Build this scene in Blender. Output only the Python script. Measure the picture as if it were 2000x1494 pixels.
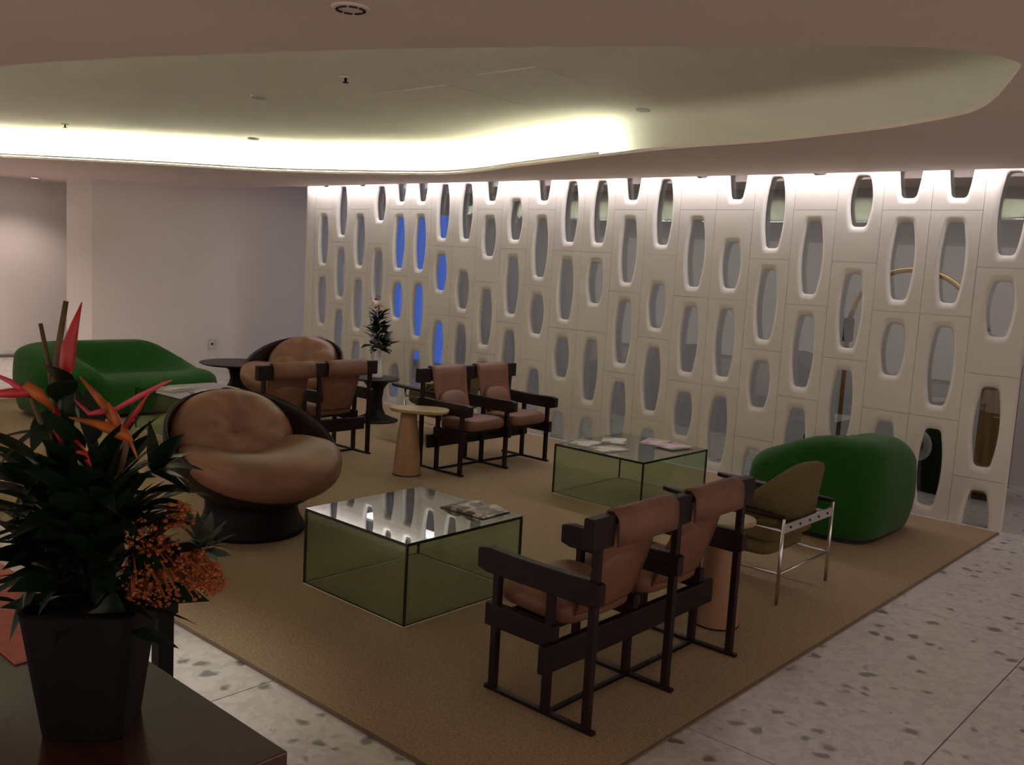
import bpy, bmesh, math, random
from mathutils import Vector, Matrix, Quaternion
from mathutils.geometry import tessellate_polygon
random.seed(7)
for o in list(bpy.data.objects): bpy.data.objects.remove(o)
scene = bpy.context.scene
COL = scene.collection
# ------------------------------------------------------------------ camera
F = Vector((-0.65837912, 0.74265277, -0.12248997)); R = Vector((0.74255404, 0.66747028, 0.05565007)); U = Vector((-0.1230871, 0.05431658, 0.99090831))
CAM = Vector((0, 0, 1.55)); FPX = 1826.505
cd = bpy.data.cameras.new('camera'); cam = bpy.data.objects.new('camera', cd); COL.objects.link(cam)
cd.sensor_fit = 'HORIZONTAL'; cd.sensor_width = 36; cd.lens = FPX / 2000 * 36; cd.clip_start = 0.02; cd.clip_end = 100
m3 = Matrix((R, U, -F)).transposed()
cam.matrix_world = Matrix.Translation(CAM) @ m3.to_4x4()
scene.camera = cam
def ray(x, y): return F + R * ((x - 1000) / FPX) - U * ((y - 747) / FPX)
def at(x, y, d): return CAM + ray(x, y) * d              # point at depth d along the view axis
def onz(x, y, z):
    q = ray(x, y); return CAM + q * ((z - CAM.z) / q.z)
# ------------------------------------------------------------------ world, exposure, large lights
w = bpy.data.worlds.new('world'); scene.world = w; w.use_nodes = True
bg = w.node_tree.nodes['Background']; bg.inputs[0].default_value = (0.62, 0.49, 0.43, 1); bg.inputs[1].default_value = 0.52
vs = scene.view_settings; vs.view_transform = 'Standard'; vs.look = 'None'; vs.gamma = 1; vs.exposure = 1.4; vs.use_curve_mapping = False
def area(name, loc, sx, sy, power, col, rot):
    l = bpy.data.lights.new(name, 'AREA'); l.shape = 'RECTANGLE'; l.size = sx; l.size_y = sy; l.energy = power; l.color = col
    o = bpy.data.objects.new(name, l); o.location = loc; o.rotation_euler = rot; COL.objects.link(o); return o
WASH = area('wall_wash_light', (-5.43, 6.605, 2.392), 7.7, 0.03, 12.5, (1.0, 0.92, 0.97), (math.radians(-12), 0, 0))
def spot(name, loc, power, col, ang=70, blend=0.6):
    l = bpy.data.lights.new(name, 'SPOT'); l.energy = power; l.color = col; l.spot_size = math.radians(ang); l.spot_blend = blend; l.shadow_soft_size = 0.06
    o = bpy.data.objects.new(name, l); o.location = loc; COL.objects.link(o); return o
WARM = (1.0, 0.80, 0.72)
spot('downlight_or_fill', (-12.35, 4.81, 2.30), 15, WARM, 130)
spot('downlight_or_fill', (-12.0, 3.0, 2.30), 66, WARM, 150, 1.0)  # added fill for the left walls, no such lamp is seen
spot('downlight_or_fill', (-3.2, 1.05, 2.32), 48, (1, .92, .86), 62, .9)
spot('downlight_or_fill', (0.2, 2.6, 2.32), 5, (1, .88, .82), 115)  # added out of view to lift the floor on the right
spot('downlight_or_fill', (-0.3, 5.4, 2.32), 6, (1, .82, .8), 115)  # second added fill for the right-hand floor, no fixture seen
area('corridor_fill', (-5.0, 7.5, 2.41), 8.0, 0.25, 6.5, (1.0, 0.95, 0.95), (0, 0, 0))  # added area light that brightens the space behind the lattice, source unseen
# ------------------------------------------------------------------ materials
def mat(name, col, rough=0.6, metal=0.0, var=0.0, scale=8.0, bump=0.0, bscale=60.0, spec=0.5, emit=None, estr=0, coat=0, sheen=0, stretch=None):
    m = bpy.data.materials.new(name); m.use_nodes = True; nt = m.node_tree; b = nt.nodes['Principled BSDF']
    b.inputs['Base Color'].default_value = (*col, 1); b.inputs['Roughness'].default_value = rough; b.inputs['Metallic'].default_value = metal
    b.inputs['Specular IOR Level'].default_value = spec; b.inputs['Coat Weight'].default_value = coat; b.inputs['Sheen Weight'].default_value = sheen
    if emit: b.inputs['Emission Color'].default_value = (*emit, 1); b.inputs['Emission Strength'].default_value = estr
    tc = nt.nodes.new('ShaderNodeTexCoord'); src = tc.outputs['Object']
    if stretch:
        mp = nt.nodes.new('ShaderNodeMapping'); mp.inputs['Scale'].default_value = stretch; nt.links.new(src, mp.inputs[0]); src = mp.outputs[0]
    if var:
        n = nt.nodes.new('ShaderNodeTexNoise'); n.inputs['Scale'].default_value = scale; n.inputs['Detail'].default_value = 6; nt.links.new(src, n.inputs['Vector'])
        r = nt.nodes.new('ShaderNodeValToRGB'); r.color_ramp.elements[0].position = 0.3; r.color_ramp.elements[1].position = 0.7
        r.color_ramp.elements[0].color = (*[c * (1 - var) for c in col], 1); r.color_ramp.elements[1].color = (*[min(1, c * (1 + var)) for c in col], 1)
        nt.links.new(n.outputs['Fac'], r.inputs[0]); nt.links.new(r.outputs[0], b.inputs['Base Color'])
    if bump:
        n2 = nt.nodes.new('ShaderNodeTexNoise'); n2.inputs['Scale'].default_value = bscale; n2.inputs['Detail'].default_value = 4; nt.links.new(src, n2.inputs['Vector'])
        bp = nt.nodes.new('ShaderNodeBump'); bp.inputs['Strength'].default_value = bump; bp.inputs['Distance'].default_value = 0.01
        nt.links.new(n2.outputs['Fac'], bp.inputs['Height']); nt.links.new(bp.outputs[0], b.inputs['Normal'])
    return m
def glass(name, tint, ior=1.5, boost=1.0):
    m = bpy.data.materials.new(name); m.use_nodes = True; nt = m.node_tree; nt.nodes.clear()
    out = nt.nodes.new('ShaderNodeOutputMaterial'); mx = nt.nodes.new('ShaderNodeMixShader')
    tr = nt.nodes.new('ShaderNodeBsdfTransparent'); tr.inputs[0].default_value = (*tint, 1)
    gl = nt.nodes.new('ShaderNodeBsdfGlossy'); gl.inputs['Roughness'].default_value = 0.0
    fr = nt.nodes.new('ShaderNodeFresnel'); ge = nt.nodes.new('ShaderNodeNewGeometry'); mr = nt.nodes.new('ShaderNodeMapRange')
    mr.inputs[3].default_value = ior; mr.inputs[4].default_value = 1/ior; nt.links.new(ge.outputs['Backfacing'], mr.inputs[0]); nt.links.new(mr.outputs[0], fr.inputs[0])   # same reflectance from both sides
    mu = nt.nodes.new('ShaderNodeMath'); mu.operation = 'MULTIPLY'; mu.inputs[1].default_value = boost; mu.use_clamp = True
    nt.links.new(fr.outputs[0], mu.inputs[0]); nt.links.new(mu.outputs[0], mx.inputs[0]); nt.links.new(tr.outputs[0], mx.inputs[1]); nt.links.new(gl.outputs[0], mx.inputs[2]); nt.links.new(mx.outputs[0], out.inputs[0])
    return m
def emission(name, col, s):
    m = bpy.data.materials.new(name); m.use_nodes = True; nt = m.node_tree; nt.nodes.clear()
    out = nt.nodes.new('ShaderNodeOutputMaterial'); e = nt.nodes.new('ShaderNodeEmission'); e.inputs[0].default_value = (*col, 1); e.inputs[1].default_value = s
    nt.links.new(e.outputs[0], out.inputs[0]); return m
M = {}
M['screen'] = mat('screen_plaster', (.70, .68, .625), .6, var=.03, scale=5)
M['wall'] = mat('wall_paint', (.70, .66, .64), .7, var=.02, scale=2)
M['ceil'] = mat('ceiling_paint', (.80, .68, .62), .8, var=.02, scale=1.5)
M['cove'] = mat('cove_paint', (.76, .73, .66), .75, var=.03, scale=1.5)
M['led'] = emission('cove_led', (.88, 1.0, .78), 60)
M['blue'] = emission('blue_backlight', (.045, .10, .42), .42)
M['rug'] = mat('sisal_rug', (.36, .265, .165), .95, var=.28, scale=110, bump=.6, bscale=260, spec=.1)
M['rugedge'] = mat('rug_binding', (.16, .115, .07), .9)
M['wood'] = mat('dark_rosewood', (.016, .0065, .007), .5, spec=.25, var=.35, scale=9, stretch=(1, 1, 6))
M['leather'] = mat('saddle_leather', (.19, .082, .048), .52, var=.18, scale=6, bump=.15, bscale=50)
M['cognac'] = mat('brown_leather', (.22, .10, .058), .42, var=.22, scale=5, bump=.25, bscale=14)
M['shell'] = mat('shell_lacquer', (.016, .007, .007), .4, spec=.35)
M['black'] = mat('black_lacquer', (.003, .003, .0035), .55, spec=.2)
M['felt'] = mat('green_felt', (.014, .080, .010), .95, var=.15, scale=60, bump=.2, bscale=200, spec=.1, sheen=.15)
M['plinth'] = mat('plinth_black', (.01, .012, .01), .8)
M['olive'] = mat('olive_fabric', (.135, .105, .045), .9, var=.15, scale=120, bump=.3, bscale=250, spec=.15)
M['chrome'] = mat('chrome', (.62, .62, .62), .22, 1)
M['glass'] = glass('tinted_glass', (.86, .925, .86), 1.52)
M['glasstop'] = glass('tinted_glass_top', (.78, .87, .80), 1.52, 2.0)
M['pane'] = glass('screen_glass', (.93, .95, .94), 1.5, 1.5)
M['gedge'] = mat('glass_edge', (.010, .018, .012), .2)
M['gglint'] = mat('glass_edge_glint', (.75, .80, .72), .15, spec=.8)
M['maple'] = mat('pale_wood', (.30, .165, .085), .5, var=.25, scale=7, stretch=(1, 1, .15))
M['mapletop'] = mat('pale_wood_top', (.34, .24, .11), .45, var=.2, scale=10, stretch=(1, 6, 1))
M['white'] = mat('white_ceramic', (.75, .74, .72), .25)
M['plastic'] = mat('white_plastic', (.6, .57, .54), .5)
M['dark'] = mat('dark_slot', (.01, .008, .007), .8)
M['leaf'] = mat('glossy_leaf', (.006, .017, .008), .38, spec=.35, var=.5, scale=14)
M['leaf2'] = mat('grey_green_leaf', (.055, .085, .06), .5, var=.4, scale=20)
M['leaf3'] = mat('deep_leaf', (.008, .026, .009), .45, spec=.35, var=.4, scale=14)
M['red'] = mat('red_bract', (.50, .028, .030), .4, var=.3, scale=20)
M['pink'] = mat('pink_bract', (.62, .06, .10), .4, var=.25, scale=20)
M['orange'] = mat('orange_bract', (.48, .12, .015), .45, var=.4, scale=25)
M['berry'] = mat('orange_berry', (.33, .085, .018), .6, var=.5, scale=30)
M['stem'] = mat('brown_stem', (.13, .085, .035), .6, var=.4, scale=30)
M['pot'] = mat('planter_dark', (.006, .0045, .0055), .6, spec=.2, var=.3, scale=12)
M['console'] = mat('console_mahogany', (.052, .019, .015), .24, var=.35, scale=5, stretch=(.5, 6, 1), coat=.3)
M['soil'] = mat('soil', (.01, .008, .006), .95, bump=.6, bscale=40)
M['brass'] = mat('brass', (.55, .36, .12), .3, 1)
M['walnut'] = mat('walnut_panel', (.20, .10, .03), .5, var=.35, scale=6, stretch=(5, 5, .6))
M['rear'] = mat('corridor_paint', (.46, .44, .45), .8)
def magmat(name, c1, c2, sc):
    m = mat(name, c1, .35); nt = m.node_tree; b = nt.nodes['Principled BSDF']
    tc = nt.nodes.new('ShaderNodeTexCoord'); v = nt.nodes.new('ShaderNodeTexVoronoi'); v.inputs['Scale'].default_value = sc
    r = nt.nodes.new('ShaderNodeValToRGB'); r.color_ramp.elements[0].position = .25; r.color_ramp.elements[1].position = .6
    r.color_ramp.elements[0].color = (*c1, 1); r.color_ramp.elements[1].color = (*c2, 1)
    nt.links.new(tc.outputs['Object'], v.inputs['Vector']); nt.links.new(v.outputs['Color'], r.inputs[0]); nt.links.new(r.outputs[0], b.inputs['Base Color']); return m
M['mag'] = magmat('magazine_photo', (.62, .55, .48), (.10, .07, .06), 22)
M['mag2'] = magmat('magazine_pink', (.62, .50, .50), (.34, .24, .26), 12)
M['mag3'] = magmat('magazine_pale', (.62, .60, .52), (.20, .20, .17), 9)
M['paper'] = mat('paper', (.55, .52, .47), .7)
def terrazzo():
    m = mat('terrazzo', (.6, .57, .54), .28, spec=.45); nt = m.node_tree; b = nt.nodes['Principled BSDF']
    g = nt.nodes.new('ShaderNodeNewGeometry'); L = nt.links
    nz = nt.nodes.new('ShaderNodeTexNoise'); nz.inputs['Scale'].default_value = 9; nz.inputs['Detail'].default_value = 3; L.new(g.outputs['Position'], nz.inputs['Vector'])
    ad = nt.nodes.new('ShaderNodeVectorMath'); ad.operation = 'MULTIPLY_ADD'; ad.inputs[1].default_value = (.10, .10, 0); L.new(nz.outputs['Color'], ad.inputs[0]); L.new(g.outputs['Position'], ad.inputs[2])
    v = nt.nodes.new('ShaderNodeTexVoronoi'); v.inputs['Scale'].default_value = 13; L.new(ad.outputs[0], v.inputs['Vector'])
    sep = nt.nodes.new('ShaderNodeSeparateColor'); L.new(v.outputs['Color'], sep.inputs[0])
    thr = nt.nodes.new('ShaderNodeMath'); thr.operation = 'MULTIPLY'; thr.inputs[1].default_value = .62; L.new(sep.outputs[0], thr.inputs[0])   # chips of different size
    lt = nt.nodes.new('ShaderNodeMapRange'); lt.inputs[3].default_value = 1; lt.inputs[4].default_value = 0
    df = nt.nodes.new('ShaderNodeMath'); df.operation = 'SUBTRACT'; L.new(v.outputs['Distance'], df.inputs[0]); L.new(thr.outputs[0], df.inputs[1])
    lt.inputs[1].default_value = -.34; lt.inputs[2].default_value = -.16; L.new(df.outputs[0], lt.inputs[0])
    v2 = nt.nodes.new('ShaderNodeTexVoronoi'); v2.inputs['Scale'].default_value = 34; L.new(ad.outputs[0], v2.inputs['Vector'])
    s2 = nt.nodes.new('ShaderNodeSeparateColor'); L.new(v2.outputs['Color'], s2.inputs[0])
    r2 = nt.nodes.new('ShaderNodeValToRGB'); r2.color_ramp.elements[0].position = .1; r2.color_ramp.elements[1].position = .75
    r2.color_ramp.elements[0].color = (.47, .445, .42, 1); r2.color_ramp.elements[1].color = (.57, .54, .51, 1); L.new(s2.outputs[1], r2.inputs[0])
    mx = nt.nodes.new('ShaderNodeMix'); mx.data_type = 'RGBA'; L.new(lt.outputs[0], mx.inputs['Factor']); L.new(r2.outputs[0], mx.inputs['A']); mx.inputs['B'].default_value = (.16, .15, .14, 1)
    L.new(mx.outputs['Result'], b.inputs['Base Color']); return m
M['terrazzo'] = terrazzo()
M['grout'] = mat('grout', (.16, .15, .14), .8)
# ------------------------------------------------------------------ mesh helpers
class MB:
    def __init__(s): s.v = []; s.f = []; s.sm = []; s.mi = []
    def add(s, vs, fs, smooth=False, mi=0, mtx=None):
        b = len(s.v)
        for p in vs:
            p = Vector(p); s.v.append(tuple(mtx @ p if mtx else p))
        for f in fs: s.f.append([i + b for i in f]); s.sm.append(smooth); s.mi.append(mi)
        return s
    def box(s, a, b, mi=0, mtx=None):
        x0, y0, z0 = a; x1, y1, z1 = b
        return s.add([(x0,y0,z0),(x1,y0,z0),(x1,y1,z0),(x0,y1,z0),(x0,y0,z1),(x1,y0,z1),(x1,y1,z1),(x0,y1,z1)],
            [(0,3,2,1),(4,5,6,7),(0,1,5,4),(1,2,6,5),(2,3,7,6),(3,0,4,7)], mi=mi, mtx=mtx)
    def rings(s, rs, cap0=True, cap1=True, smooth=True, closed=False, mi=0):
        n = len(rs[0]); vs = [p for r in rs for p in r]; fs = []
        K = len(rs)
        for k in range(K if closed else K - 1):
            for i in range(n):
                j = (i + 1) % n; k2 = (k + 1) % K
                fs.append((k*n+i, k*n+j, k2*n+j, k2*n+i))
        s.add(vs, fs, smooth, mi)
        b = len(s.v) - len(vs)
        if cap0 and not closed: s.f.append([b + i for i in reversed(range(n))]); s.sm.append(False); s.mi.append(mi)
        if cap1 and not closed: s.f.append([b + (K-1)*n + i for i in range(n)]); s.sm.append(False); s.mi.append(mi)
        return s
    def lathe(s, prof, n=32, cx=0, cy=0, mi=0, **k):
        return s.rings([[(cx + r*math.cos(2*math.pi*i/n), cy + r*math.sin(2*math.pi*i/n), z) for i in range(n)] for r, z in prof], mi=mi, **k)
    def tube(s, pts, r, n=8, mi=0):
        pts = [Vector(p) for p in pts]; rs = []; rad = r if isinstance(r, (list, tuple)) else [r]*len(pts); up = Vector((0, 0, 1)); prev = None
        for i, p in enumerate(pts):
            t = (pts[min(i+1, len(pts)-1)] - pts[max(i-1, 0)]).normalized()
            a = prev if prev is not None else (Vector((1, 0, 0)) if abs(t.z) > .9 else up)
            e1 = (a - t * a.dot(t)).normalized(); e2 = t.cross(e1); prev = e1
            rs.append([p + (e1*math.cos(2*math.pi*k/n) + e2*math.sin(2*math.pi*k/n)) * rad[i] for k in range(n)])
        return s.rings(rs, mi=mi)
    def sell(s, c, rad, e1=.5, e2=.5, nu=16, nv=28, fn=None, mi=0):
        sp = lambda a, e: math.copysign(abs(a) ** e, a); rs = []
        for i in range(nu + 1):
            ph = -math.pi/2 + math.pi * (i + (.02 if i == 0 else -.02 if i == nu else 0)) / nu; ring = []
            for j in range(nv):
                th = 2*math.pi*j/nv
                p = Vector((sp(math.cos(ph), e1)*sp(math.cos(th), e2), sp(math.cos(ph), e1)*sp(math.sin(th), e2), sp(math.sin(ph), e1)))
                p = Vector((p.x*rad[0], p.y*rad[1], p.z*rad[2]))
                if fn: p = fn(p)
                ring.append(p + Vector(c))
            rs.append(ring)
        return s.rings(rs, mi=mi)
    def mesh(s, name, mats):
        me = bpy.data.meshes.new(name); me.from_pydata(s.v, [], s.f)
        me.polygons.foreach_set('use_smooth', s.sm); me.polygons.foreach_set('material_index', s.mi)
        for m in (mats if isinstance(mats, (list, tuple)) else [mats]): me.materials.append(m)
        bm = bmesh.new(); bm.from_mesh(me); bmesh.ops.recalc_face_normals(bm, faces=bm.faces); bm.to_mesh(me); bm.free()
        me.update(); return me
    def build(s, name, mats, parent=None, bevel=0, loc=None, rot=None):
        o = bpy.data.objects.new(name, s.mesh(name, mats)); COL.objects.link(o)
        if parent: o.parent = parent
        if loc is not None: o.location = loc
        if rot is not None: o.rotation_euler = rot
        if bevel:
            b = o.modifiers.new('bevel', 'BEVEL'); b.width = bevel; b.segments = 2; b.limit_method = 'ANGLE'
        return o
def tag(o, label=None, cat=None, group=None, kind=None):
    if label: o['label'] = label
    if cat: o['category'] = cat
    if group: o['group'] = group
    if kind: o['kind'] = kind
    return o
def empty(name, loc=(0, 0, 0), rz=0, label=None, cat=None, group=None):
    o = bpy.data.objects.new(name, None); o.location = loc; o.rotation_euler = (0, 0, rz); o.empty_display_size = .1; COL.objects.link(o)
    return tag(o, label, cat, group)
def copy_tree(o, parent=None):
    c = o.copy(); COL.objects.link(c); c.parent = parent
    for ch in list(o.children): copy_tree(ch, c)
    return c
def inst(name, me, parent, mtx):
    o = bpy.data.objects.new(name, me); COL.objects.link(o); o.parent = parent; o.matrix_local = mtx; return o
def sms(a, b, x):
    t = max(0, min(1, (x - a) / (b - a))); return t*t*(3 - 2*t)
# ------------------------------------------------------------------ floor
ZC = 2.336      # underside of the lower ceiling
floor = tag(MB().box((-14.3, -4, -.08), (4, 10.6, -.016)).build('floor', M['grout']), kind='structure')
TS = 1.9; tme = MB().box((.0025, .0025, 0), (TS - .0025, TS - .0025, .016)).mesh('floor_tile', M['terrazzo'])
for i in range(-7, 3):
    for j in range(-3, 5):
        x0 = -.87 + i*TS; y0 = .85 + j*TS
        if x0 > 2.2 or y0 < -3.9 or x0 < -14.3 or y0 + TS > 10.6: continue
        inst('floor_tile', tme, floor, Matrix.Translation((x0, y0, -.016)))
# ------------------------------------------------------------------ rug
RX0, RX1, RY0, RY1 = -9.6, -1.535, 1.90, 6.60
rug = empty('sisal_rug', ((RX0+RX1)/2, (RY0+RY1)/2, 0), 0, 'large flat tan sisal rug under the lounge furniture', 'rug')
hx, hy = (RX1-RX0)/2, (RY1-RY0)/2
MB().box((-hx+.012, -hy+.012, .001), (hx-.012, hy-.012, .010)).build('pile', M['rug'], rug)
e = MB()
for a, b in (((-hx, -hy), (hx, -hy+.012)), ((-hx, hy-.012), (hx, hy)), ((-hx, -hy+.012), (-hx+.012, hy-.012)), ((hx-.012, -hy+.012), (hx, hy-.012))):
    e.box((*a, .001), (*b, .0085))
e.build('binding', M['rugedge'], rug)
RZ = .010
# ------------------------------------------------------------------ perforated screen wall
W0, HB, YF, TH = .3292, .70, 6.672, .060
def block_mesh(kind, zlo=None, zhi=None):
    """one lattice block, origin at its bottom centre, front face at y=0; hole tall / short at top / short at bottom"""
    hh = {'T': .268, 'U': .180, 'D': .180}[kind]; cz = {'T': HB/2, 'U': HB - .0875 - .180, 'D': .0875 + .180}[kind]
    n = 44; a0 = .080
    def quarter(a, h):                                           # barrel side, then a rounded corner, flat end
        rc = .034; pts = []; zc = h - rc
        wz = lambda z: a*(1 - .40*(z/h)**2)
        for i in range(6): z = zc*(i + .5)/6; pts.append((wz(z), z))
        we = wz(zc)
        for i in range(4): t = math.pi/2*(i + .5)/4; pts.append((we - rc + rc*math.cos(t), zc + rc*math.sin(t)))
        pts.append(((we - rc)*.5, h)); return pts
    def ring(d, y):
        q = quarter(a0 + d*.9, hh + d*1.35); o = q + [(-x, z) for x, z in reversed(q)]; o += [(-x, -z) for x, z in o]
        return [(x, y, cz + z) for x, z in o]
    g = .0012; xl, zl, zh = W0/2 - g, g, HB - g
    def rect(y):
        src = ring(.034, y); out = []
        for x, _, z in src:
            dx, dz = x, z - cz; k = 1e9
            if abs(dx) > 1e-6: k = min(k, xl/abs(dx))
            if dz > 1e-6: k = min(k, (zh-cz)/dz)
            if dz < -1e-6: k = min(k, (zl-cz)/dz)
            out.append([dx*k, y, cz + dz*k])
        for cx, cz2 in ((xl, zl), (xl, zh), (-xl, zl), (-xl, zh)):
            i = min(range(n), key=lambda q: (out[q][0]-cx)**2 + (out[q][2]-cz2)**2); out[i] = [cx, y, cz2]
        return [tuple(p) for p in out]
    m = MB(); f = .032
    prof = [(f, 0)] + [(f*(1-math.sin(t)), .0285*(1-math.cos(t))) for t in (.35, .7, 1.05, 1.35, 1.57)]
    rs = [ring(d, y) for d, y in prof] + [ring(d, TH - y) for d, y in reversed(prof)]
    m.rings(rs, cap0=False, cap1=False, smooth=True)
    m.rings([ring(f, 0), rect(0), rect(TH), ring(f, TH)], cap0=False, cap1=False, smooth=False)
    me = m.mesh('block', M['screen'])
    bm = bmesh.new(); bm.from_mesh(me); bmesh.ops.remove_doubles(bm, verts=bm.verts, dist=1e-5)
    for z, no in ((zlo, (0, 0, -1)), (zhi, (0, 0, 1))):
        if z is None: continue
        geom = bm.verts[:] + bm.edges[:] + bm.faces[:]
        bmesh.ops.bisect_plane(bm, geom=geom, plane_co=(0, 0, z), plane_no=no, clear_outer=True)
    bmesh.ops.recalc_face_normals(bm, faces=bm.faces); bm.to_mesh(me); bm.free()
    return me
screen = MB()
prof = [(-9.128, 0), (-9.25, 0)] + [(-9.26 - .06*math.sin(t), .03 - .03*math.cos(t)) for t in (.3, .8, 1.3, 1.57, 1.84, 2.34, 2.84)] + [(-9.25, TH), (-9.128, TH)]
screen.rings([[(x, YF + y, z) for x, y in prof] for z in (0, 2.42)], smooth=False)
screen = tag(screen.build('wall_back', M['screen']), kind='structure')
TYPES = {0: 'UTTT', 1: 'TTTT', 2: 'UTTT', 3: 'UTDT', 4: 'TTUD', 5: 'TTTT', 6: 'TUTT', 7: 'TDTT', 8: 'TUTT', 9: 'DTTT', 10: 'TTUT', 11: 'TTUT', 12: 'TUTT',
 13: 'TTTT', 14: 'TDTT', 15: 'UTTU', 16: 'TDTT', 17: 'TTUT', 18: 'UTTT', 19: 'UTTT', 20: 'TTUT', 21: 'TTTT', 22: 'TUTT'}
PH_A = {1, 3, 6, 7, 9, 11, 12, 14, 17, 19, 22}
cache = {}
for c, ty in TYPES.items():
    top = 2.42 if c in PH_A else 2.79
    for r, k in enumerate(ty):
        z0 = top - HB*(r+1); lo = -z0 if z0 < -.02 else None; hi = 2.42 - z0 if z0 + HB > 2.43 else None
        key = (k, lo and round(lo, 3), hi and round(hi, 3))
        if key not in cache: cache[key] = block_mesh(k, lo, hi)
        inst('block', cache[key], screen, Matrix.Translation((-8.9582 + c*W0, YF, z0)))
pme = {}
X = -9.12
while X < -1.6:
    wd = min(1.26, -1.56 - X)
    me = MB().box((0, 0, .005), (wd - .004, .008, 2.41)).mesh('glass_pane', M['pane'])
    inst('glass_pane', me, screen, Matrix.Translation((X, YF + TH + .004, 0))); X += wd
# the light channel in the ceiling slot
ch = empty('light_channel', (-5.43, 6.56, 2.345), 0, 'slim white light channel in the ceiling slot along the lattice wall', 'light')
MB().box((-3.87, -.045, .002), (3.87, -.036, .055)).build('channel', M['plastic'], ch)
# ------------------------------------------------------------------ ceiling with its recess
CPX = [(0,130),(200,116),(400,107),(600,100),(800,95),(1000,93),(1200,91),(1400,90),(1600,90),(1750,91),(1850,95),(1930,105),(1975,117),(1994,126),(1985,143),(1965,168),(1940,195),(1895,220),(1800,240),(1700,255),(1500,277),(1300,292),(1100,315),(1000,327),(950,334),(890,340),(820,341.5),(650,339),(500,334),(300,322),(0,307)]
cp = [onz(x, y, ZC).to_2d() for x, y in CPX] + [Vector(p) for p in ((-10.75, 3.05), (-10.6, 2.3), (-9.7, 1.75), (-8.2, 1.5), (-6.4, 1.5))]
def catmull(ps, k=5):
    n = len(ps); out = []
    for i in range(n):
        p0, p1, p2, p3 = ps[i-1], ps[i], ps[(i+1) % n], ps[(i+2) % n]
        for j in range(k):
            t = j/k; out.append(.5*((2*p1) + (p2-p0)*t + (2*p0-5*p1+4*p2-p3)*t*t + (3*p1-p0-3*p2+p3)*t**3))
    return out
cv = catmull(cp); NC = len(cv)
S0, S1 = Vector((-9.2, 3.0)), Vector((-1.75, 3.85))
def inward(p):
    d = S1 - S0; t = max(0, min(1, (p-S0).dot(d)/d.dot(d))); q = S0 + d*t; v = q - p; L = v.length; return v/L, L
def off(p, s):
    v, L = inward(p); return p + v*min(s, .72*L) if s > 0 else p + v*s
outer = [Vector((-14.3, -4)), Vector((4, -4)), Vector((4, 6.525)), Vector((-14.3, 6.525))]
def ceil_sheet(m, z, hole):
    pts = [Vector((p.x, p.y, 0)) for p in outer] + [Vector((p.x, p.y, 0)) for p in hole]
    tri = tessellate_polygon([[Vector((p.x, p.y, 0)) for p in outer], [Vector((p.x, p.y, 0)) for p in hole]])
    m.add([(p.x, p.y, z) for p in pts], tri)
cm = MB(); ceil_sheet(cm, ZC, cv); ceil_sheet(cm, 2.41, [off(p, -.20) for p in cv])
o4 = [(p.x, p.y) for p in outer]
cm.rings([[(x, y, ZC) for x, y in o4], [(x, y, 2.41) for x, y in o4]], cap0=False, cap1=False, smooth=False)
# lip, ledge
cm.rings([[(p.x, p.y, ZC) for p in cv], [(p.x, p.y, ZC+.02) for p in cv], [(*off(p, -.20), ZC+.02) for p in cv], [(*off(p, -.20), 2.41) for p in cv]], cap0=False, cap1=False, smooth=False)
ceiling = tag(cm.build('ceiling', M['ceil']), kind='structure')
prof = [(-.198, ZC+.021), (-.198, 2.45), (-.195, 2.52), (-.18, 2.565), (-.15, 2.595), (-.11, 2.615), (-.05, 2.627), (.05, 2.631), (.20, 2.632)]
rm = MB(); rm.rings([[(*off(p, s), z) for p in cv] for s, z in prof], cap0=False, cap1=True)
rec = rm.build('recess', M['cove'], ceiling)
# led strip on the ledge : far side left of the photo's x=1240, the left end and the near side
lm = MB(); on = []
for i in range(NC):
    k = i/5; on.append(k >= 21.6 or k <= 7.2)
for i in range(NC):
    j = (i+1) % NC
    if not (on[i] and on[j]): continue
    q = []
    for p in (cv[i], cv[j]):
        a, b = off(p, -.006), off(p, -.016); q += [(a.x, a.y, ZC+.021), (a.x, a.y, ZC+.040), (b.x, b.y, ZC+.021), (b.x, b.y, ZC+.034)]
    lm.add(q, [(0, 1, 5, 4)], mi=1); lm.add(q, [(2, 6, 7, 3)], mi=0); lm.add(q, [(1, 3, 7, 5)], mi=1)
lm.build('led_strip', [M['led'], M['plastic']], ceiling)
# strip between slot and corridor, corridor ceiling
tag(MB().box((-14.3, 6.525, 2.425), (4, 10.6, 2.50)).build('ceiling_corridor', M['ceil']), kind='structure')
# ------------------------------------------------------------------ other walls
def wallseg(name, p0, p1, th, z1=2.5, m='wall', side=1):
    p0, p1 = Vector(p0), Vector(p1); d = (p1-p0).normalized(); n = Vector((-d.y, d.x))*th*side
    q = [p0, p1, p1+n, p0+n]
    return tag(MB().rings([[(p.x, p.y, 0) for p in q], [(p.x, p.y, z1) for p in q]], smooth=False).build(name, M[m]), kind='structure')
wallseg('wall_left', (-11.74, 5.24), (-10.90, 6.60), .12)
wallseg('wall_left_inner', (-10.90, 6.60), (-9.84, 8.42), .12)
wallseg('wall_left_return', (-12.02, 5.05), (-11.74, 5.24), .12)
wallseg('wall_far_left', (-13.16, -4), (-13.16, 8.5), .12)
wallseg('wall_rear', (-14.3, 8.42), (4, 8.42), .12, m='rear')
tag(MB().box((-13.165, -4, 0), (-13.145, 8.4, .085)).build('baseboard_far_left', M['terrazzo']), kind='structure')
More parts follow.
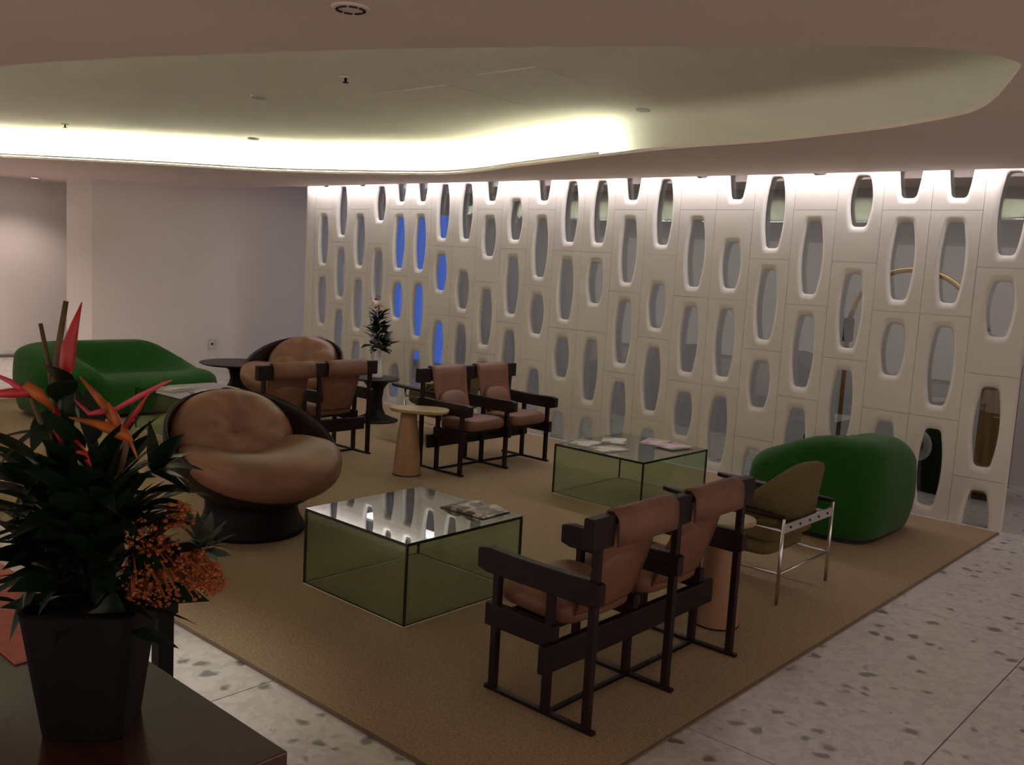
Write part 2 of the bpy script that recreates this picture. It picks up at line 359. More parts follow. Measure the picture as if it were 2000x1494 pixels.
# blue backlit panel behind the lattice
bp = empty('blue_light_panel', (-9.08, 8.40, .24), 0, 'tall glowing blue backlit panel behind the far end of the lattice wall', 'light panel')
MB().box((-.60, -.03, 0), (.60, .01, 1.93)).build('frame', M['rear'], bp)
MB().box((-.575, -.036, .025), (.575, -.031, 1.905)).build('panel', M['blue'], bp)
# ================================================================== furniture
# ------------------------------------------------------------------ two-seat sling chairs
PIT = .485
def tandem(name, loc, rz, label, group):
    root = empty(name, loc, rz, label, 'armchair', group)
    yb = lambda x0, x1, y, hw, z0, z1: MB().box((x0, y-hw, z0), (x1, y+hw, z1))
    for k in range(3):
        y = k*PIT
        yb(-.014, .014, y, .014, .012, .66).build('rear_post', M['wood'], root, .003)
        yb(.416, .444, y, .014, .012, .46).build('front_leg', M['wood'], root, .003)
        yb(.166, .194, y, .014, .012, .46).build('middle_leg', M['wood'], root, .003)
        yb(-.035, .465, y, .012, 0, .014).build('floor_runner', M['wood'], root, .002)
        # arm board with a shallow waist and rounded ends
        a = MB(); out = []
        for i in range(13):
            t = i/12; x = -.030 + .55*t; out.append((x, .438 + .012*math.sin(math.pi*t)*0 + (.012 if i in (0, 12) else 0)))
        for i in range(12, -1, -1):
            t = i/12; x = -.030 + .55*t; out.append((x, .532 - .006*math.sin(math.pi*t) - (.010 if i in (0, 12) else 0)))
        a.rings([[(x, y-.020, z) for x, z in out], [(x, y+.020, z) for x, z in out]], smooth=False)
        a.build('arm_board', M['wood'], root, .004)
        yb(.150, .472, y, .018, .243, .327).build('side_rail', M['wood'], root, .004)
        hb = MB(); hb.box((-.024, y-.060, .640), (.022, y+.060, .748)); hb.build('head_block', M['wood'], root, .006)
    MB().box((.135, -.075, .172), (.167, 2*PIT+.075, .272)).build('beam', M['wood'], root, .005)
    MB().box((.160, 0, .002), (.178, 2*PIT, .016)).build('stretcher', M['black'], root, .002)
    for k in range(2):
        y0, y1 = k*PIT + .060, (k+1)*PIT - .060; yc = (y0+y1)/2
        MB().tube([(0, k*PIT+.05, .722), (0, (k+1)*PIT-.05, .722)], .016, 10).build('top_rail', M['wood'], root)
        prof = [(-.036, .640), (-.038, .690), (-.034, .735), (-.014, .758), (.010, .758), (.028, .738), (.038, .690), (.052, .610), (.074, .520), (.100, .440), (.125, .372), (.150, .338)]
        rs = []
        for i, (x, z) in enumerate(prof):
            row = []
            for j in range(9):
                s = j/8*2 - 1; hw = (y1-y0)/2*(1 - .10*sms(4, 11, i)); sag = .012*(1-s*s)*sms(5, 9, i)
                row.append((x - sag, yc + s*hw, z))
            rs.append(row)
        m = MB(); n = 9
        m.add([p for r in rs for p in r], [(a*n+b, a*n+b+1, (a+1)*n+b+1, (a+1)*n+b) for a in range(len(rs)-1) for b in range(n-1)], True)
        o = m.build('back_sling', M['leather'], root); sd = o.modifiers.new('solid', 'SOLIDIFY'); sd.thickness = .007; sd.offset = 0
        MB().sell((.100, yc, .475), (.034, .150, .105), .75, .7, 12, 24, fn=lambda p: Vector((p.x - p.z*.32, p.y, p.z))).build('lumbar_pad', M['leather'], root)
        def cf(p):
            return Vector((p.x, p.y, p.z + .05*p.x + .012*math.sin(p.y*22)*(1 if p.z > 0 else 0)*.4 - .10*p.y*p.y*(p.z > 0)))
        MB().sell((.305, yc, .360), (.175, (y1-y0)/2+.028, .052), .45, .38, 12, 32, fn=cf).build('seat_cushion', M['leather'], root)
        yb(.200, .400, yc, .20, .285, .312).build('seat_board', M['wood'], root, .003)
    return root
G_T = 'two-seat dark wood and leather sling chairs'
tandem('tandem_armchair', (-1.745, 3.41, RZ), math.pi, 'dark wood two-seat chair with brown leather slings, nearest, seen from behind', G_T)
tandem('tandem_armchair', (-5.14, 4.79, RZ), 0, 'dark wood two-seat chair with brown leather seats facing out, beside pale wood side table', G_T)
tandem('tandem_armchair', (-5.706, 4.74, RZ), math.pi, 'dark wood two-seat chair with its back turned, in front of far round leather armchair', G_T)
# ------------------------------------------------------------------ glass cube tables
def glass_table(name, x0, y0, sx, sy, h, label):
    root = empty(name, (x0+sx/2, y0+sy/2, RZ), 0, label, 'coffee table', 'glass box coffee tables')
    hx, hy, t = sx/2, sy/2, .009
    def panel(nm, a, b, edge_axes, m):
        p = MB(); p.box(a, b); me_faces = {0: (2, 3), 1: (4, 5), 2: None}
        # faces order: -z,+z,-y,+x,+y,-x
        ax = {'z': (0, 1), 'y': (2, 4), 'x': (3, 5)}
        for e_ in edge_axes:
            for f in ax[e_]: p.mi[f] = 1
        return p.build(nm, [M[m], M['gedge']], root)
    panel('glass_top', (-hx, -hy, h-.013), (hx, hy, h), 'xy', 'glasstop')
    panel('glass_side', (-hx, -hy, .004), (hx, -hy+t, h-.0135), 'xz', 'glass')
    panel('glass_side', (-hx, hy-t, .004), (hx, hy, h-.0135), 'xz', 'glass')
    panel('glass_side', (-hx, -hy+t+.0005, .004), (-hx+t, hy-t-.0005, h-.0135), 'yz', 'glass')
    panel('glass_side', (hx-t, -hy+t+.0005, .004), (hx, hy-t-.0005, h-.0135), 'yz', 'glass')
    for a, b in (((-hx, -hy), (hx, -hy+t)), ((-hx, hy-t), (hx, hy)), ((-hx, -hy+t), (-hx+t, hy-t)), ((hx-t, -hy+t), (hx, hy-t))):
        MB().box((*a, 0), (*b, .004)).build('glint_strip', M['gglint'], root)  # added pale strip paints the bright line along the bottom glass edge
    for sx_ in (-1, 1):
        for sy_ in (-1, 1):
            cx, cy = sx_*(hx-.004), sy_*(hy-.004)
            MB().box((cx-.0048, cy-.0048, .004), (cx+.0048, cy+.0048, h-.013)).build('corner_joint', M['gedge'], root)
    return root
glass_table('glass_coffee_table', -3.535, 2.578, .715, .735, .366, 'clear green-tinted glass box table with one open magazine, nearest the camera')
glass_table('glass_coffee_table', -3.98, 4.97, .735, .80, .348, 'green-tinted glass box table with fanned magazines, in front of the lattice wall')
glass_table('glass_coffee_table', -7.60, 3.76, .74, .74, .350, 'glass box table in front of the far green sofa')
def magazine(name, x, y, z, w, d, th, rz, m, label, group=None, open_=False):
    root = empty(name, (x, y, z), rz, label, 'magazine', group)
    if open_:
        for s in (-1, 1):
            p = MB(); n = 8; rs = []
            for i in range(n+1):
                t = i/n; xx = s*t*w/2; zz = th*(.35 + math.sin(math.pi*min(1, t*1.1))*.9)*(1-.55*t) + .002
                rs.append([(xx, -d/2, 0), (xx, d/2, 0), (xx, d/2, zz), (xx, -d/2, zz)])
            p.rings(rs, smooth=False); p.build('page', M[m], root)
        MB().box((-w/2-.004, -d/2-.004, -.0), (w/2+.004, d/2+.004, .0012)).build('cover', M['black'], root)
    else:
        MB().box((-w/2, -d/2, .0), (w/2, d/2, th-.0012)).build('page_block', M['paper'], root)
        MB().box((-w/2-.001, -d/2-.001, th-.0012), (w/2+.001, d/2+.001, th)).build('cover', M[m], root)
    return root
T1 = .376 + .001
magazine('open_magazine', -3.03, 3.20, T1, .27, .19, .020, .05, 'mag', 'open photo magazine lying at the corner of the nearest glass table', open_=True)
T2 = .358 + .001
for i, (x, y, rz, m, lab) in enumerate((
    (-3.86, 5.16, .25, 'mag3', 'pale magazine at the left corner of the lattice-side glass table'),
    (-3.64, 5.13, -.2, 'mag3', 'pale magazine with dark marks, nearer the front edge of the lattice-side glass table'),
    (-3.80, 5.42, .6, 'mag3', 'pale magazine farther back on the left of the lattice-side glass table'),
    (-3.60, 5.64, .3, 'mag2', 'pinkish magazine at the back of the lattice-side glass table'),
    (-3.42, 5.60, -.15, 'mag2', 'pinkish magazine at the right edge of the lattice-side glass table'))):
    magazine('magazine', x, y, T2 + (.0065 if i in (4,) else 0), .17, .23, .006, rz, m, lab, 'magazines on the lattice-side glass table')
T3 = .360 + .001
magazine('magazine', -7.35, 4.0, T3, .22, .30, .012, .3, 'mag3', 'pale magazine on the far glass table, left one', 'magazines on the far glass table')
magazine('magazine', -7.05, 4.15, T3, .22, .30, .012, -.2, 'mag3', 'pale magazine on the far glass table, right one', 'magazines on the far glass table')
# ------------------------------------------------------------------ round shell armchairs
def bowl_chair(loc, rz, label):
    root = empty('shell_armchair', loc, rz, label, 'armchair', 'round leather shell armchairs')
    MB().lathe([(.290, 0), (.300, .012), (.290, .04), (.262, .09), (.25, .14), (.255, .20), (.27, .25)], 40, cx=.04).build('base', M['black'], root)
    tau = math.radians(27); q = Matrix.Rotation(tau, 4, 'Y'); c = Vector((.04, 0, .510))
    m = MB(); prof = []
    for i in range(1, 15):                                     # outside of the bowl, bottom to rim
        a = math.pi/2*i/14; prof.append((.476*math.sin(a)**.9, -.33*math.cos(a)))
    prof += [(.479, .010), (.470, .018), (.461, .010)] + [(.455*math.sin(math.pi/2*i/10)**.9, -.31*math.cos(math.pi/2*i/10)) for i in range(10, 0, -1)]
    n = 48
    m.rings([[c + q @ Vector((r*math.cos(2*math.pi*i/n), r*math.sin(2*math.pi*i/n), z)) for i in range(n)] for r, z in prof])
    m.build('shell', M['shell'], root)
    # back cushion : fat disc with a tuft
    def bf(p):
        rr = math.hypot(p.x/.36, p.y/.27)
        z = p.z
        if z > 0: z -= .085*math.exp(-(rr/.42)**2) + .055*math.exp(-(rr/.14)**2); z += .010*math.sin(9*math.atan2(p.y, p.x))*sms(.25, .5, rr)*sms(1, .7, rr)
        return Vector((p.x, p.y, z - .10*rr*rr*.6 + .0))
    lean = Matrix.Rotation(math.radians(52), 4, 'Y') @ Matrix.Rotation(math.pi/2, 4, 'Z')
    bm_ = MB().sell((0, 0, 0), (.365, .285, .115), .75, .95, 20, 44, fn=bf)
    bm_.v = [tuple(Vector((-.155, 0, .535)) + lean @ Vector(v)) for v in bm_.v]
    bm_.build('back_cushion', M['cognac'], root)
    def sf(p):
        z = p.z + .30*p.y*p.y - .14*p.x
        if p.z > 0: z -= .095*math.exp(-((p.x+.16)/.22)**2 - (p.y/.32)**2); z += .004*math.sin(p.y*60)*sms(.25, .42, abs(p.y))
        return Vector((p.x, p.y, z))
    MB().sell((.150, 0, .385), (.395, .440, .125), .70, .95, 18, 52, fn=sf).build('seat_cushion', M['cognac'], root)
    return root
bowl_chair((-4.49, 2.885, RZ), -.09, 'round brown leather shell armchair on a black base, nearest, behind the flower arrangement')
bowl_chair((-7.50, 5.30, RZ), math.atan2(-.86, .49), 'round tan leather shell armchair near the far end of the lattice wall')
# ------------------------------------------------------------------ green sofas
def sofa(loc, rz, L, D, mirror, label, drop=(.25, .98, .27)):
    """length along local Y, front towards +X, full-height end at -Y (mirrored: +Y)"""
    root = empty('felt_sofa', loc, rz, label, 'sofa', 'moulded green felt sofas')
    n = 72; m = MB(); sp = lambda c, e: math.copysign(abs(c)**e, c); s_ = -1 if mirror else 1
    foot = [(sp(math.cos(2*math.pi*i/n), 2/4.4), sp(math.sin(2*math.pi*i/n), 2/4.4)) for i in range(n)]
    def h(v, u):
        u *= s_
        wb = sms(.02, -.42, v); wa = sms(-.30, -.62, u); T = .632 - drop[2]*sms(drop[0], drop[1], u) - .17*sms(-.3, 1, v)*sms(-.3, -.6, u); seat = .350 + .05*sms(.6, .95, u) - .02*sms(.5, 1, v)
        k = 1 - (1-wb)*(1-wa); return seat + (T-seat)*k
    rs = []
    for rho in (.02, .12, .24, .36, .48, .58, .67, .75, .81, .86, .90, .94, .97, .99, 1.0):
        ring = []
        for v, u in foot:
            z = h(v*rho, u*rho); t = max(0, (rho-.72)/.28); z -= .125*(1-math.sqrt(max(0, 1-t*t)))
            ring.append((v*rho*D, u*rho*L, z))
        rs.append(ring)
    edge = rs[-1]
    for sc, fz in ((1.012, .86), (1.02, .70), (1.018, .52), (1.0, .34), (.965, .18), (.93, .08), (.90, .035)):
        rs.append([(x*sc, y*(1+(sc-1)*.6), max(.035, z*fz)) for x, y, z in edge])
    m.rings(rs, cap0=True, cap1=True); m.build('body', M['felt'], root)
    MB().rings([[(v*D*.84, u*L*.88, z) for v, u in foot] for z in (0, .036)], smooth=False).build('plinth', M['plinth'], root)
    return root
sofa((-8.52, 4.07, RZ), 0, .86, .46, False, 'moulded green felt sofa at the far left, behind a glass table', (.35, .97, .20))
sofa((-2.37, 5.84, RZ), math.pi, .44, .44, True, 'moulded green felt sofa beside the near end of the lattice wall', (.0, .95, .10))
# ------------------------------------------------------------------ olive easy chairs
def olive_chair(loc, rz, label):
    root = empty('easy_chair', loc, rz, label, 'armchair', 'olive easy chairs with paddle arms')
    WD = .565
    for y in (0, WD):
        MB().tube([(0, y, 0), (0, y, .425)], .009, 10).build('leg', M['chrome'], root)
        MB().tube([(.50, y, 0), (.50, y, .425)], .009, 10).build('leg', M['chrome'], root)
        MB().tube([(0, y, .155), (.50, y, .155)], .006, 8).build('side_stretcher', M['chrome'], root)
        MB().tube([(0, y, .365), (.50, y, .365)], .007, 8).build('side_rail', M['chrome'], root)
        # paddle arm
        a = MB(); out = []; n = 28
        for i in range(n):
            th = 2*math.pi*i/n; x = math.cos(th); yy = math.sin(th); wv = .030 + .016*(x > 0)*abs(x)**.5 - .004*(x < 0)
            out.append((.335 + .345*x, yy*wv))
        a.rings([[(x*1.0, y+q*.85, .424 + .02*(x-.3)) for x, q in out], [(x, y+q, .434 + .02*(x-.3)) for x, q in out], [(x, y+q*.9, .446 + .02*(x-.3)) for x, q in out]], smooth=False)
        a.build('arm', M['wood'], root, .003)
    MB().tube([(0, 0, .155), (0, WD, .155)], .006, 8).build('back_stretcher', M['chrome'], root)
    r = MB().box((-.006, .008, .352), (.006, WD-.008, .398)).build('back_rail', M['chrome'], root, .002)
    for k in range(5): MB().tube([(-.0095, .07+k*.106, .375), (-.005, .07+k*.106, .375)], .006, 8).build('screw', M['dark'], r)
    # wrapped back : rows up, columns round the curve
    m = MB(); rows = []
    for a in range(25):
        s = a/24*2 - 1; yy = WD/2 + s*(WD/2 - .012); wrap = abs(s)**4
        fx = .012 + .24*wrap
        top = .665 - .05*abs(s)**2.5 - .17*wrap
        rows.append([(fx + .0*1, yy, .385), (fx - .012*(1-wrap), yy, .50), (fx - .030*(1-wrap), yy, top-.025), (fx - .022*(1-wrap), yy, top-.004), (fx + .010, yy, top), (fx + .050*(1-.4*wrap), yy*.98+.0055, top-.012), (fx + .068*(1-.4*wrap), yy*.96+.0113, top-.07), (fx + .080, yy*.96+.0113, .47), (fx + .085, yy*.96+.0113, .385)])
    m.rings(rows); m.build('backrest', M['olive'], root)
    MB().sell((.30, WD/2, .345), (.245, WD/2-.035, .075), .42, .3, 12, 40, fn=lambda p: Vector((p.x, p.y, p.z + .06*p.x))).build('seat_cushion', M['olive'], root)
    MB().sell((.31, WD/2, .235), (.215, WD/2-.06, .045), .4, .3, 10, 36).build('seat_base', M['olive'], root)
    return root
olive_chair((-1.885, 4.69, RZ), math.pi, 'olive easy chair on thin chrome legs in front of the near green sofa')
olive_chair((-5.62, 6.06, RZ), math.pi, 'dim olive easy chair between the plant table and the lattice wall')
# ------------------------------------------------------------------ pale wood pedestal tables
def pedestal(loc, rz, label):
    root = empty('pedestal_table', loc, rz, label, 'side table', 'pale wood pedestal side tables')
    MB().lathe([(.100, 0), (.102, .008), (.100, .02), (.092, .14), (.078, .28), (.062, .40), (.056, .466)], 36).build('pedestal', M['maple'], root)
    MB().lathe([(.104, 0), (.104, .007)], 36).build('base_ring', M['wood'], root)
    out = []; n = 40
    for i in range(n):
        th = 2*math.pi*i/n; c, s = math.cos(th), math.sin(th)
        out.append((.075 + .215*math.copysign(abs(c)**.75, c), .135*math.copysign(abs(s)**.8, s)*(1 + .22*c)))
    MB().rings([[(x*.97, y*.95, .466) for x, y in out], [(x, y, .474) for x, y in out], [(x, y, .486) for x, y in out], [(x*.985, y*.985, .490) for x, y in out]], smooth=False).build('tabletop', M['mapletop'], root)
    return root
pedestal((-4.985, 4.52, RZ), math.radians(35), 'pale wood side table with conical pedestal beside the middle two-seat chair')
pedestal((-1.965, 3.69, RZ), math.radians(222), 'pale wood conical pedestal table half hidden behind the nearest two-seat chair')
# ------------------------------------------------------------------ dark tulip tables, vase and plant
def tulip(loc, r, h, label, rb=.22):
    root = empty('tulip_table', loc, 0, label, 'side table', 'dark round tulip tables')
    MB().lathe([(rb, 0), (rb, .012), (rb*.8, .025), (rb*.45, .06), (rb*.32, .12), (rb*.28, h*.5), (rb*.34, h*.75), (rb*.55, h-.04), (rb*.7, h-.022)], 36).build('stem', M['black'], root)
    MB().lathe([(r*.93, h-.022), (r, h-.010), (r, h-.003), (r*.985, h)], 44).build('tabletop', M['shell'], root)
    return root
tulip((-6.88, 5.80, RZ), .22, .415, 'dark round tulip table carrying the white vase', .22)
tulip((-9.02, 5.62, RZ), .40, .335, 'dark round tulip table between the far green sofa and far armchair', .26)
def leaf_mesh(name, L, Wd, mat_, bend=.25, fold=.25, seg=7, pw=.8):
    m = MB(); vs = []; fs = []
    for i in range(seg+1):
        t = i/seg; wv = Wd*math.sin(math.pi*min(1, t**pw*.985+.012))**1.0; x = L*t; z = -bend*L*t*t
        vs += [(x, -wv, z + fold*wv), (x, 0, z), (x, wv, z + fold*wv)]
    for i in range(seg):
        a = i*3; fs += [(a, a+3, a+4, a+1), (a+1, a+4, a+5, a+2)]
    m.add(vs, fs, True); return m.mesh(name, mat_)
def orient(p, d, roll=0):
    d = Vector(d).normalized(); up = Vector((0, 0, 1)); s = up.cross(d)
    s = s.normalized() if s.length > 1e-4 else Vector((0, 1, 0)); u = d.cross(s)
    m = Matrix((d, s, u)).transposed() @ Matrix.Rotation(roll, 3, 'X'); return Matrix.Translation(p) @ m.to_4x4()
vz = RZ + .415 + .001
vp = at(736, 742, 8.9); vp = Vector((-6.88, 5.80, vz))
vase = empty('vase', vp, 0, 'slim white ceramic vase with leafy green branches on dark tulip table', 'vase')
MB().lathe([(.050, 0), (.054, .01), (.050, .08), (.040, .18), (.034, .26), (.038, .285), (.031, .285), (.028, .25), (.03, .05)], 28).build('vessel', M['white'], vase)
lv = leaf_mesh('leaf', .145, .034, M['leaf3']); lv2 = leaf_mesh('leaf', .05, .012, M['berry'])
for k in range(7):
    a = k*2.4; top = Vector((.09*math.cos(a)*(k % 3)/1.4, .09*math.sin(a)*(k % 3)/1.4, .52 + .05*(k % 4)))
    MB().tube([(0, 0, .2), (top.x*.3, top.y*.3, .34), top], .0035, 5).build('twig', M['stem'], vase)
for k in range(120):
    t = random.random(); z = .25 + .36*t; a = random.uniform(0, 6.283); rr = (.015 + .07*random.random())*(1.1-.75*t)
    inst('leaf', lv, vase, orient((rr*math.cos(a), rr*math.sin(a), z), (math.cos(a), math.sin(a), random.uniform(-.25, .9) + .6*t), random.uniform(-.6, .6)) @ Matrix.Scale(random.uniform(.65, 1.1)*(1-.3*t), 4))
for k in range(22):
    a = random.uniform(0, 6.28); p = Vector((-.05 + .07*random.uniform(-1, 1), .04*random.uniform(-1, 1), random.uniform(.62, .78)))
    inst('bud', lv2, vase, orient(p, (math.cos(a), math.sin(a), .7)))
for k in range(3): MB().tube([(0, 0, .4), (-.03*k, .02*k, .6), (-.05*k+.02, .02*k, .77)], .002, 5).build('twig', M['stem'], vase)
# low grey side table at the far left
lt = empty('round_side_table', (-10.0, 3.55, 0), 0, 'small pale round side table at the left edge, beyond the flowers', 'side table')
MB().lathe([(.30, .40), (.31, .415), (.31, .43), (.30, .435)], 40).build('tabletop', M['rear'], lt)
for k in range(4):
    a = k*math.pi/2 + .4; MB().tube([(.2*math.cos(a), .2*math.sin(a), .405), (.26*math.cos(a), .26*math.sin(a), 0)], .01, 8).build('leg', M['black'], lt)
# ------------------------------------------------------------------ things seen through the lattice
lamp = empty('arc_lamp', (-3.03, 7.50, 0), 0, 'brass arc floor lamp seen through the lattice above the near green sofa', 'lamp')
MB().lathe([(.15, 0), (.155, .01), (.15, .05), (.12, .06)], 32).build('base', M['black'], lamp)
MB().tube([(0, 0, .05), (0, 0, 1.12)], .018, 10).build('pole', M['walnut'], lamp)
MB().lathe([(.040, 1.10), (.042, 1.12), (.042, 1.28), (.04, 1.29)], 20).build('socket', M['wood'], lamp)
arc = [(.02 + .46*(1-math.cos(t)), 0, 1.29 + .41*math.sin(t)**.9) for t in [i*math.pi*.93/18 for i in range(19)]]
MB().tube([Vector((0, 0, 1.28))] + arc[1:], .022, 10).build('arc_arm', M['brass'], lamp)
e_ = arc[-1]; MB().lathe([(.03, e_[2]+.02), (.05, e_[2]), (.13, e_[2]-.12), (.125, e_[2]-.12), (.045, e_[2]-.005)], 28, cx=e_[0], cap0=False, cap1=False).build('lamp_shade', M['walnut'], lamp)
st = empty('drum_stool', (-3.02, 7.12, 0), 0, 'small dark drum stool with pale top seen through the lattice behind the green sofa', 'stool')
MB().lathe([(.12, 0), (.125, .02), (.125, .34), (.12, .36)], 32).build('drum', M['black'], st)
MB().lathe([(.085, .361), (.085, .375), (.075, .385)], 28).build('pad', M['paper'], st)
bx = empty('speaker_box', (-2.33, 7.62, 0), -.3, 'dark box with a round grey dial seen through the lattice beside the green sofa', 'speaker')
MB().box((-.20, -.16, .04), (.20, .16, .62)).build('cabinet', M['pot'], bx, .02)
d_ = MB(); d_.lathe([(.12, 0), (.125, .01), (.10, .02), (.09, .008), (.03, .006)], 32); d_.build('dial', M['rear'], bx, loc=(0, -.161, .36), rot=(math.pi/2, 0, 0))
d_ = MB(); d_.lathe([(.05, 0), (.05, .02), (.03, .03)], 24); d_.build('dial_cap', M['dark'], bx, loc=(0, -.168, .36), rot=(math.pi/2, 0, 0))
MB().box((-.17, -.13, 0), (.17, .13, .04)).build('plinth', M['black'], bx)
cb = empty('wood_cabinet', (-1.91, 7.75, 0), 0, 'tall narrow brown wooden cabinet seen through the rightmost lattice openings', 'cabinet')
MB().box((-.085, -.20, .05), (.085, .20, 1.02)).build('body', M['walnut'], cb, .01)
MB().box((-.075, -.214, .08), (.075, -.201, .99)).build('door', M['walnut'], cb, .004)
MB().box((-.075, -.18, 0), (.075, .18, .05)).build('plinth', M['dark'], cb)
# ------------------------------------------------------------------ console table, dark stool, flower arrangement
TX0, TX1, TY0, TY1, TZ = -3.1, -1.197, .10, .853, .75
con = empty('console_table', ((TX0+TX1)/2, (TY0+TY1)/2, 0), 0, 'dark mahogany console table in the bottom left corner, carrying the flowers', 'table')
hx, hy = (TX1-TX0)/2, (TY1-TY0)/2
MB().box((-hx, -hy, TZ-.035), (hx, hy, TZ)).build('tabletop', M['console'], con, .003)
MB().box((-hx+.05, -hy+.05, TZ-.12), (hx-.05, hy-.05, TZ-.036)).build('apron', M['console'], con, .002)
for sx in (-1, 1):
    for sy in (-1, 1):
        MB().box((sx*(hx-.07)-.025, sy*(hy-.07)-.025, 0), (sx*(hx-.07)+.025, sy*(hy-.07)+.025, TZ-.036)).build('leg', M['console'], con, .003)
stl = empty('black_side_table', (-2.46, 1.06, 0), 0, 'black square-legged side table just beyond the console', 'side table')
for sx in (-1, 1):
    for sy in (-1, 1):
        MB().box((sx*.16-.022, sy*.16-.022, 0), (sx*.16+.022, sy*.16+.022, .565)).build('leg', M['black'], stl, .003)
MB().box((-.19, -.19, .566), (.19, .19, .605)).build('tabletop', M['black'], stl, .004)
M['salmon'] = mat('pink_light_paint', (.62, .22, .16), .8, var=.12, scale=30, bump=.1, bscale=150)
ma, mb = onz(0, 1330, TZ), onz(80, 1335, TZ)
tm = empty('pink_light_sheet', (-2.2, (mb.y + TY1)/2, TZ + .0005), 0, 'salmon-pink sheet added for the pink light on the console, left of the planter', 'painted light')
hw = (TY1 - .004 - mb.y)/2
MB().box((-.6, -hw, 0), (.40, hw, .0025)).build('pink_patch', M['salmon'], tm)  # added sheet; its colour stands in for pink light on the table top
MB().box((-.6, -hw - .006, 0), (.40, -hw, .0035)).build('pink_patch_edge', M['salmon'], tm)
PC = Vector((-1.49, .668, TZ + .001))
fl = empty('flower_arrangement', PC, math.atan2(F.y, F.x) - math.pi/2 + .10, 'tropical flower arrangement in a dark tapered planter on the console table', 'flower arrangement')
def sq(hw, z, c=.012): return [(x, y, z) for x, y in ((-hw+c, -hw), (hw-c, -hw), (hw, -hw+c), (hw, hw-c), (hw-c, hw), (-hw+c, hw), (-hw, hw-c), (-hw, -hw+c))]
MB().rings([sq(.063, 0), sq(.088, .215), sq(.090, .219), sq(.084, .219), sq(.080, .19)], smooth=False, cap1=False).build('planter', M['pot'], fl)
MB().rings([sq(.073, .172), sq(.078, .190)], smooth=False).build('soil', M['soil'], fl)
bpy.context.view_layer.update()
INV = fl.matrix_world.inverted(); DP = (PC - CAM).dot(F)
def L(x, y, d=0): return INV @ at(x, y, DP + d*1.9)            # pixel at the arrangement's depth, in its own frame
leafA = leaf_mesh('leaf', .20, .024, M['leaf'], .35, .3); leafB = leaf_mesh('leaf', .14, .030, M['leaf3'], .25, .3); leafC = leaf_mesh('leaf', .30, .030, M['leaf'], .45, .3, 9)
leafD = leaf_mesh('leaf', .075, .011, M['leaf2'], .1, .2, 5)
core = Vector((0, 0, .20))
for k in range(270):
    a = random.uniform(0, 6.283); el = random.uniform(-.12, 1.25)
    d = Vector((math.cos(a)*math.cos(el), math.sin(a)*math.cos(el), math.sin(el)))
    p = core + Vector((0, 0, random.uniform(-.01, .20))) + d*random.uniform(.01, .11)
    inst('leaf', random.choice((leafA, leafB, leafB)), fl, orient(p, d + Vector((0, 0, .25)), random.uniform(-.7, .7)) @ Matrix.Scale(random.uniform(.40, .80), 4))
# fan of pointed leaves at the right, big dark leaves at the left
fc = L(300, 925, -.02)
for x, y in ((368, 850), (350, 815), (330, 900), (318, 835), (372, 880), (300, 830), (385, 915), (365, 935), (345, 870)):
    q = L(x, y, random.uniform(-.06, .04)); d = q - fc; inst('leaf', leafA, fl, orient(fc, d, random.uniform(-.5, .5)) @ Matrix.Scale(d.length/.19, 4))
for x0, y0, x1, y1 in ((110, 850, 0, 815), (105, 830, -10, 860), (120, 900, 5, 960), (115, 930, -10, 1020), (110, 1040, 0, 1150), (90, 1120, 0, 1215), (110, 800, 60, 860), (130, 760, 95, 690), (118, 790, 128, 715)):
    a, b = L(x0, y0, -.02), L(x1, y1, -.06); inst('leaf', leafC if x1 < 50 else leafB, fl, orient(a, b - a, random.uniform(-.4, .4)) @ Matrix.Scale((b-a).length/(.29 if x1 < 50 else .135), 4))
def spike(name, pts, rads, m, n=8):
    return MB().tube([L(*p) for p in pts], rads, n).build(name, M[m], fl)
# tall stems and the red spear
spike('stem', [(105, 900), (104, 780), (112, 690), (129, 588)], [.006, .0065, .0058, .0045], 'stem')
spike('stem', [(112, 860), (97, 720), (79, 632)], [.004, .0045, .0035], 'stem')
spike('spear_bract', [(133, 742, -.02), (130, 715, -.02), (134, 680, -.02), (146, 635, -.02), (160, 590, -.02)], [.002, .012, .0125, .007, .0008], 'red')
spike('bract_sheath', [(128, 850, -.02), (131, 780, -.02), (134, 738, -.02)], [.012, .014, .006], 'leaf3')
# bird of paradise heads
spike('beak', [(135, 815, -.05), (190, 828, -.05), (240, 846, -.05), (258, 862, -.05)], [.0012, .007, .012, .003], 'orange')
spike('beak', [(155, 735, -.04), (190, 775, -.04), (222, 815, -.04), (238, 850, -.05)], [.0012, .006, .009, .008], 'orange')
spike('sepal', [(232, 845, -.05), (222, 805, -.05), (210, 785, -.05)], [.006, .006, .001], 'orange')
spike('red_spike', [(222, 802, -.05), (270, 775, -.06), (318, 750, -.07), (336, 742, -.07)], [.004, .0045, .003, .0008], 'pink')
spike('red_spike', [(243, 838, -.05), (270, 800, -.06), (292, 765, -.07)], [.0035, .0035, .001], 'red')
spike('red_spike', [(145, 780, -.04), (175, 808, -.04), (200, 803, -.05)], [.001, .004, .005], 'pink')
spike('stem', [(250, 860, -.05), (235, 920, -.03), (200, 1060, 0)], [.005, .005, .005], 'stem')
spike('tassel', [(255, 862, -.05), (262, 880, -.05), (268, 895, -.05)], [.003, .0025, .0008], 'orange')
